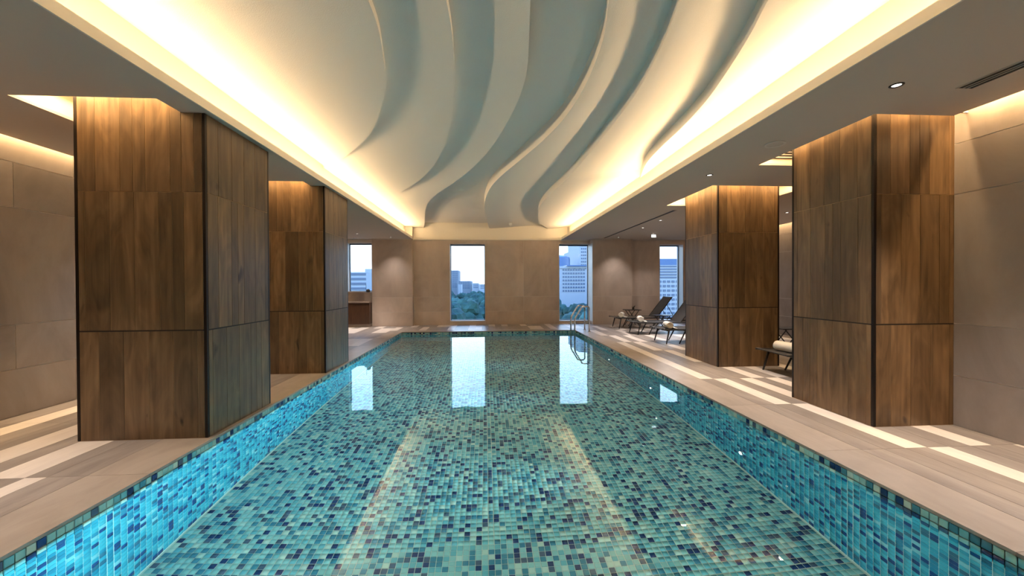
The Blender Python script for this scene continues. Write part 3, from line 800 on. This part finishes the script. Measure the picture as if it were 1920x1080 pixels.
def furniture():
    proto = lounger(); tm = towel_mesh().mesh('towel_roll', 'towel', True)
    fl = MB(); pts = []
    for k in range(9):
        t = k/8; x = 0.02-0.10*t; pts.append((-(0.03+0.13*t), 0.006+0.055*(1-t)**3-0.068))
    for (x, z) in pts: fl.v += [(x, -0.17, z), (x, 0.17, z), (x, 0.17, z-.008), (x, -0.17, z-.008)]
    for i in range(8):
        for k in range(4): fl.f.append((i*4+k, i*4+(k+1) % 4, i*4+4+(k+1) % 4, i*4+4+k)); fl.m.append(0)
    flap = fl.mesh('towel_flap', 'towel', True)
    spots = [(4.08, 5.43, 'dark sun lounger whose foot end shows beside the joined wood column', 'cream towel roll on the lounger by the joined wood column', 0.24),
             (3.80, 8.66, 'dark sun lounger nearest to the free-standing column, in the far row', 'rolled towel on the far row lounger next to the free-standing column', 0.27),
             (3.80, 10.27, 'dark sun lounger in the middle of the far row of three', 'rolled white towel on the middle lounger of the far row', 0.27),
             (3.80, 11.72, 'dark sun lounger closest to the back wall, in front of its stone panels', 'rolled white towel on the lounger closest to the back wall', 0.27)]
    for i, (x, y, la, lt, tx) in enumerate(spots):
        o = proto if i == 0 else copy_tree(proto)
        o.location = (x, y, 0); tag(o, la, 'sun lounger', 'sun loungers along the pool')
        if i == 3:
            for ch in o.children:
                if ch.name.startswith('seat'): ch.data = ch.data.copy(); ch.data.materials[0] = M['sling_brown']
        r = put('towel_roll', tm, None, (x+tx, y, 0.312+0.078), 0.0)
        tag(r, lt, 'towel', 'rolled towels on the loungers')
        r.rotation_euler = (0, 0, math.radians([8, -12, -16, -25][i]))
        f = bpy.data.objects.new('flap', flap); C.objects.link(f); f.parent = r; f.location = (0, 0, 0); f.rotation_euler = (0, 0, math.pi)
    def side_table(x, y, h, label):
        t = tag(empty('side_table', (x, y, 0)), label, 'table', 'small dark side tables')
        MB().box(x-.23, x+.23, y-.20, y+.20, h-.02, h).build('table_top', 'black_frame', t)
        for s in (-1, 1):
            MB().tube([(x-.18, y+s*.16, 0), (x+.16, y+s*.16, h-.02)], 0.011, 6).build('leg', 'black_frame', t, True)
            MB().tube([(x+.18, y+s*.16, 0), (x-.16, y+s*.16, h-.02)], 0.011, 6).build('leg', 'black_frame', t, True)
        return t
    side_table(4.62, 12.33, 0.50, 'small dark cross-legged table between the last lounger and the back wall')
    side_table(5.00, 11.02, 0.42, 'small dark cross-legged table between two far row loungers')
    side_table(5.98, 7.55, 0.42, 'small dark cross-legged table glimpsed between the two wood columns')
    pt = tag(empty('potted_plant', (4.66, 12.33, 0.50)), 'small dark spiky plant on the table by the back wall', 'plant')
    MB().lathe([(0.001, 0), (0.03, 0), (0.04, 0.05), (0.034, 0.05), (0.03, 0.02), (0.001, 0.02)], 14, (4.66, 12.33, 0.501)).build('pot', 'black_frame', pt, True)
    for k in range(9):
        a = k*2.4; l = 0.07+0.03*(k % 3); m = MB()
        p0 = Vector((4.66, 12.33, 0.53)); d = Vector((math.cos(a)*0.7, math.sin(a)*0.7, 0.9)); s = Vector((-math.sin(a), math.cos(a), 0))*0.009
        p1 = p0+d*l*0.6; p2 = p0+d*l-Vector((0, 0, 0.02))
        m.v = [tuple(p0-s), tuple(p0+s), tuple(p1+s*1.4), tuple(p1-s*1.4), tuple(p2), tuple(p1+Vector((0, 0, .004)))]
        m.f = [(0, 1, 2, 5), (0, 5, 3), (5, 2, 4), (3, 5, 4)]; m.m = [0]*4
        m.build('leaf', 'leaf', pt)
furniture()

# ------------------------------------------------------------------ counter under the small window
def counter():
    e = tag(empty('counter', (-4.1, 12.75, 0)), 'stone topped counter with dark wood front under the small high window', 'counter')
    MB().box(-4.70, -3.61, 12.62, 13.0, 0.10, 0.76).build('body', 'counter_wood', e)
    MB().box(-4.70, -3.61, 12.66, 13.0, 0.002, 0.10).build('plinth', 'counter_stone', e)
    MB().box(-4.705, -3.603, 12.58, 13.0, 0.76, 0.80).build('worktop', 'counter_stone', e)
    MB().box(-4.705, -3.603, 12.90, 13.0, 0.80, 1.09).build('upstand', 'counter_stone', e)
    MB().box(-3.78, -3.603, 12.70, 12.899, 0.80, 1.09).build('upstand', 'counter_stone', e)
    o = tag(empty('ornament', (-3.70, 12.80, 1.09)), 'small dark ornament with a thin upright stem on the stone counter', 'ornament')
    MB().lathe([(0.001, 0), (0.05, 0), (0.065, 0.03), (0.05, 0.08), (0.02, 0.10), (0.001, 0.10)], 14, (-3.69, 12.80, 1.091)).build('bowl', 'black_frame', o, True)
    MB().tube([(-3.75, 12.80, 1.11), (-3.76, 12.80, 1.36)], 0.006, 6).build('stem', 'black_frame', o, True)
counter()

# ------------------------------------------------------------------ ceiling fittings
def downlight(x, y, label, power=12, z=CEIL, r=0.045, spot=True, ang=75, color=(1.0, 0.88, 0.80)):
    e = tag(empty('downlight', (x, y, z-.02)), label, 'downlight', 'recessed ceiling downlights')
    MB().lathe([(r*0.64, -0.0015), (r*0.70, -0.006), (r, -0.005), (r*1.02, -0.0008)], 22, (x, y, z)).build('ring', 'dark_trim', e, True)
    MB().lathe([(r*0.66, -0.0012), (r*0.35, -0.0025), (0.0005, -0.0028)], 18, (x, y, z)).build('lens', 'lamp_lens', e, True)
    if spot:
        ld = bpy.data.lights.new('downlight_beam', 'SPOT'); ld.energy = power; ld.color = color; ld.spot_size = math.radians(ang); ld.spot_blend = 1.0
        ld.shadow_soft_size = 0.03
        o = bpy.data.objects.new('downlight_beam', ld); C.objects.link(o); o.location = (x, y, z-.03)
    return e
downlight(3.07, 2.79, 'round downlight with dark ring above the joined wood column side of the deck', 120)
downlight(3.04, 5.23, 'small downlight between the round speaker and the free-standing column', 110)
downlight(6.27, 7.91, 'small downlight seen in the gap between the two lounger side columns', 58)
downlight(-3.64, 11.6, 'small downlight over the deck before the counter, first of the pair', 105)
downlight(-4.06, 12.72, 'small downlight right above the stone counter', 33)
downlight(-2.90, 12.42, 'small downlight washing the back wall panel beside the counter', 26, ang=85)
downlight(4.05, 8.99, 'small downlight over the far lounger row, nearest the free-standing column', 105)
downlight(4.12, 10.2, 'small downlight over the middle far lounger', 90)
downlight(4.16, 12.25, 'small downlight washing the back wall panel by the ladder window', 26, ang=85)
downlight(-3.15, 2.4, 'downlight over the deck in front of the big brown column', 85)
downlight(3.05, 0.6, 'added unseen downlight over the lounger side deck close to the camera', 90)  # out-of-view fill, added to lift the near deck
downlight(-3.15, 0.3, 'added unseen downlight over the deck opposite the loungers close to the camera', 90)  # its counterpart across the pool, likewise an unseen added fill
downlight(5.35, 12.2, 'small added fill downlight washing the back wall panel next to the lounger window', 26, ang=85)  # added to brighten the dark bay end of the back wall
downlight(5.5, 9.5, 'small added fill downlight over the backrests of the far loungers', 95)  # added bay fill, concealed by the free-standing column
downlight(-4.05, 5.25, 'added fill downlight over the side aisle, hidden behind the big brown column', 50)  # added to lighten the left wall, concealed by the column
downlight(-4.05, 1.3, 'added unseen fill downlight over the side aisle along the greige stone wall', 50)  # second added fill for the left wall, outside the view
sp = tag(empty('ceiling_speaker', (3.065, 4.037, CEIL-.02)), 'flat round speaker grille in the taupe ceiling', 'speaker')
MB().lathe([(0.10, -0.0005), (0.10, -0.007), (0.083, -0.009), (0.075, -0.004)], 32, (3.065, 4.037, CEIL)).build('rim', 'speaker_grey', sp, True)
MB().lathe([(0.077, -0.003), (0.001, -0.004)], 32, (3.065, 4.037, CEIL)).build('grille', 'soffit_paint', sp, True)
def linear_vent(x, y0, y1, n, label, gap):
    e = tag(empty('air_diffuser', (x, (y0+y1)/2, CEIL-.02)), label, 'air vent', 'linear slot air vents')
    w = n*gap+0.012
    fr = MB(); fr.box(x-w/2-.010, x-w/2, y0, y1, CEIL-.006, CEIL-.0005); fr.box(x+w/2, x+w/2+.010, y0, y1, CEIL-.006, CEIL-.0005)
    fr.box(x-w/2-.010, x+w/2+.010, y0-.010, y0, CEIL-.006, CEIL-.0005); fr.box(x-w/2-.010, x+w/2+.010, y1, y1+.010, CEIL-.006, CEIL-.0005)
    fr.build('frame', 'soffit_paint', e)
    MB().box(x-w/2, x+w/2, y0, y1, CEIL-.0030, CEIL-.0005).build('slot', 'black_slot', e)
    for k in range(n-1):
        xx = x-w/2+.006+(k+1)*gap; MB().box(xx-.004, xx+.004, y0, y1, CEIL-.0065, CEIL-.0032).build('blade', 'soffit_paint', e)
linear_vent(3.635, 0.6, 2.80, 3, 'black triple slot air vent beside the taupe stone wall', 0.034)
linear_vent(3.78, 7.75, 12.5, 1, 'long single slot air vent over the far lounger row', 0.055)
ex = tag(empty('exit_sign', (4.9, 11.36, CEIL-.17)), 'small lit white box sign hanging under the bay ceiling', 'sign')
MB().box(4.83, 4.97, 11.34, 11.38, CEIL-.115, CEIL-.03).build('housing', 'white_plastic', ex)
MB().box(4.837, 4.963, 11.334, 11.339, CEIL-.109, CEIL-.036).build('face', 'exit_face', ex)
MB().box(4.88, 4.92, 11.345, 11.375, CEIL-.03, CEIL-.0005).build('bracket', 'white_plastic', ex)
sd = tag(empty('smoke_detector', (0.77, 12.2, 3.2)), 'small round white detector under the wave ceiling', 'detector')
MB().lathe([(0.0005, -0.03), (0.03, -0.03), (0.045, -0.012), (0.05, 0.05)], 20, (0.77, 12.2, 3.14)).build('body', 'white_plastic', sd, True)
MB().lathe([(0.0005, -0.036), (0.012, -0.036), (0.014, -0.029)], 12, (0.77, 12.2, 3.14)).build('sensor', 'white_plastic', sd, True)
gr = tag(empty('air_grille', (3.75, 4.62, 2.9)), 'dark slatted grille inside the ceiling recess by the joined column', 'air vent')
MB().box(3.55, 4.40, 4.745, 4.755, 2.86, 2.99).build('panel', 'black_slot', gr)
for k in range(4): MB().box(3.55, 4.40, 4.735, 4.744, 2.865+.033*k, 2.880+.033*k).build('slat', 'white_plastic', gr)

# ------------------------------------------------------------------ the city outside
GZ = -16.0
def px(u, v, y):
    """world point on the plane at depth y that the lens sees at picture point (u, v): used to survey the far buildings"""
    cy, sy, cp, sp = math.cos(.0659), math.sin(.0659), math.cos(-.008), math.sin(-.008)
    F = Vector((sy*cp, cy*cp, sp)); R = Vector((cy, -sy, 0)); U = R.cross(F)
    c, s = math.cos(-.0048), math.sin(-.0048); R2 = R*c+U*s; U2 = U*c-R*s
    d = F+R2*((u-960)/746.7)-U2*((v-540)/746.7)
    return Vector((0, 0, 1.3))+d*(y/d.y)
def building(label, u0, u1, vt, y, depth, mat, floors=None, cols=0, wmat='city_window', band=False, fv=None, roof=None, margin=0.12, base=None):
    a, b = px(u0, vt, y), px(u1, vt, y); x0, x1, zt = a.x, b.x, a.z
    e = tag(empty('building', ((x0+x1)/2, y+depth/2, GZ)), label, 'building', 'city buildings beyond the windows')
    MB().box(x0, x1, y, y+depth, GZ if base is None else px(u0, base, y).z+.02, zt).build('walls', mat, e)
    if roof:
        MB().box(x0-(x1-x0)*.02, x1+(x1-x0)*.02, y-.4, y+depth+.4, zt, zt+roof).build('roof_slab', mat, e)
    if floors:
        zb = px(u0, fv, y).z; h = (zt-zb)/floors
        for f_ in range(floors):
            z0 = zb+f_*h+h*.28; z1 = zb+f_*h+h*.78
            if band:
                MB().box(x0+(x1-x0)*.02, x1-(x1-x0)*.02, y-.15, y-.01, z0, z1).build('window_band', wmat, e)
            else:
                wm = None
                for c_ in range(cols):
                    cw = (x1-x0)*(1-2*margin)/cols; xa = x0+(x1-x0)*margin+c_*cw
                    if wm is None:
                        m = MB().box(-cw*.32, cw*.32, -.14, 0, 0, z1-z0); wm = m.mesh('window', wmat)
                    put('window', wm, e, (xa+cw/2, y-.01, z0))
    return e
building('long low white office block seen through the small high window', 640, 687, 510, 190, 40, 'city_white', 4, 0, band=True, fv=546)
building('pale narrow slab tower rising beside the long low office block', 684, 697, 504, 235, 25, 'city_white')
building('grey blue high-rise tower at the edge of the middle window', 846, 860, 507, 420, 30, 'city_grey', 9, 3, fv=540)
building('long mid-rise block on the horizon in the middle window', 857, 884, 527, 380, 40, 'city_grey', 4, 6, fv=542)
building('slim white building in front of the mid-rise horizon block', 859, 865, 533, 300, 14, 'city_white')
building('pale low houses block at the tree line of the middle window', 886, 898, 531, 360, 30, 'city_white', 3, 4, fv=541)
building('second pale low block at the tree line, next to the window edge', 899, 914, 533, 340, 30, 'city_white', 3, 5, fv=542)
building('wide white office building with small dark windows in the ladder window', 1047, 1104, 503, 150, 40, 'city_white', 7, 9, fv=549, roof=0.8)
building('tall pale slab at the upper corner of the ladder window', 1086, 1108, 415, 215, 30, 'city_white', 14, 5, fv=500)
building('mid-height pale tower with dark cap in the ladder window', 1072, 1086, 476, 250, 25, 'city_white', 5, 4, fv=500, roof=2.0)
building('striped hotel tower with white and dark floors behind the loungers', 1236, 1300, 497, 120, 25, 'city_white', 5, 0, band=True, fv=523)
building('dark blue rooftop plant block on top of the striped tower', 1236, 1275, 485, 120, 15, 'city_blue', base=497)
building('pale apartment block with dotted windows below the striped tower', 1230, 1310, 524, 95, 14, 'city_white', 9, 9, fv=600, margin=0.04)
def drum():
    y = 205; a, b = px(1020, 480, y), px(1074, 480, y); r = (b.x-a.x)/2; cx = (a.x+b.x)/2
    e = tag(empty('round_hall', (cx, y+r, GZ)), 'big blue round drum shaped hall in the ladder window', 'building', 'city buildings beyond the windows')
    MB().lathe([(r, 0), (r, a.z-GZ-1.5), (r*0.97, a.z-GZ-0.4)], 40, (cx, y+r, GZ)).build('drum_wall', 'city_blue', e, True)
    MB().lathe([(r*0.97, 0), (r*0.6, 1.1), (0.01, 1.6)], 40, (cx, y+r, a.z-0.4)).build('roof', 'city_blue', e, True)
    y = 149; a, b = px(1063, 497, y), px(1104, 497, y)
    m = tag(empty('roof_canopy', ((a.x+b.x)/2, y+6, a.z)), 'dark flat canopy along the roof of the white office building', 'canopy')
    MB().box(a.x, b.x, y, y+12, a.z-.5, a.z).build('canopy_slab', 'city_blue', m)
    for k in range(4):
        x = a.x+(b.x-a.x)*(k+.5)/4; MB().box(x-.2, x+.2, y+1, y+1.4, px(1063, 503, y).z-.2, a.z-.5).build('post', 'city_blue', m)
drum()
g = MB(); g.quad([(-900, 20, GZ), (900, 20, GZ), (900, 1500, GZ), (-900, 1500, GZ)])
struct(g.build('ground', 'park_ground', origin=False), 'park ground far below the windows')
rd = MB(); rd.quad([(16, 78, GZ+.05), (60, 66, GZ+.05), (62, 76, GZ+.05), (18, 90, GZ+.05)]); struct(rd.build('road', 'asphalt', origin=False))
def tree_proto(k):
    e = empty('tree', (0, 0, 0)); bm = bmesh.new()
    r_ = random.Random(k)
    for i in range(9):
        c = Vector((r_.uniform(-1.7, 1.7), r_.uniform(-1.7, 1.7), 8+r_.uniform(-1.6, 2.4))); rad = r_.uniform(1.4, 2.3)
        t = bmesh.ops.create_icosphere(bm, subdivisions=2, radius=rad)
        for v in t['verts']: v.co = v.co*r_.uniform(0.82, 1.16)+c
    me = bpy.data.meshes.new('crown'); bm.to_mesh(me); bm.free(); me.materials.append(M['tree_leaves'])
    put('crown', me, e)
    MB().tube([(0, 0, 0), (0.2, 0, 4), (0, 0.2, 7.5)], [0.5, 0.4, 0.25], 8).build('trunk', 'tree_bark', e, True, loc=(0, 0, 0))
    return e
def trees():
    protos = [tree_proto(k) for k in range(4)]; used = set()
    r_ = random.Random(5); spots = []
    # groves seen through the middle window, the ladder window, and a few by the low office block
    def grove(n, lo, hi, y0, y1, s):
        got = 0; tries = 0
        while got < n and tries < 6000:
            tries += 1; y = y0+(y1-y0)*r_.random()**1.3; x = r_.uniform(lo, hi)*y
            if all((x-a)**2+(y-b)**2 > 7.6**2 for a, b, _ in spots): spots.append((x, y, s)); got += 1
    grove(95, -0.115, 0.04, 50, 290, 'middle'); grove(34, 0.15, 0.30, 45, 138, 'ladder'); grove(8, -0.37, -0.25, 120, 178, 'small')
    lab = {'middle': 'leafy park tree far below the middle window', 'ladder': 'leafy tree in front of the white office building', 'small': 'leafy tree before the long low office block'}
    for i, (x, y, s) in enumerate(spots):
        k = i % 4; o = protos[k] if k not in used else copy_tree(protos[k]); used.add(k)
        o.location = (x, y, GZ); sc = r_.uniform(0.8, 1.1)
        o.scale = (sc, sc, sc); o.rotation_euler = (0, 0, r_.uniform(0, 6.28))
        tag(o, lab[s], 'tree', 'park trees outside the %s window' % s)
trees()
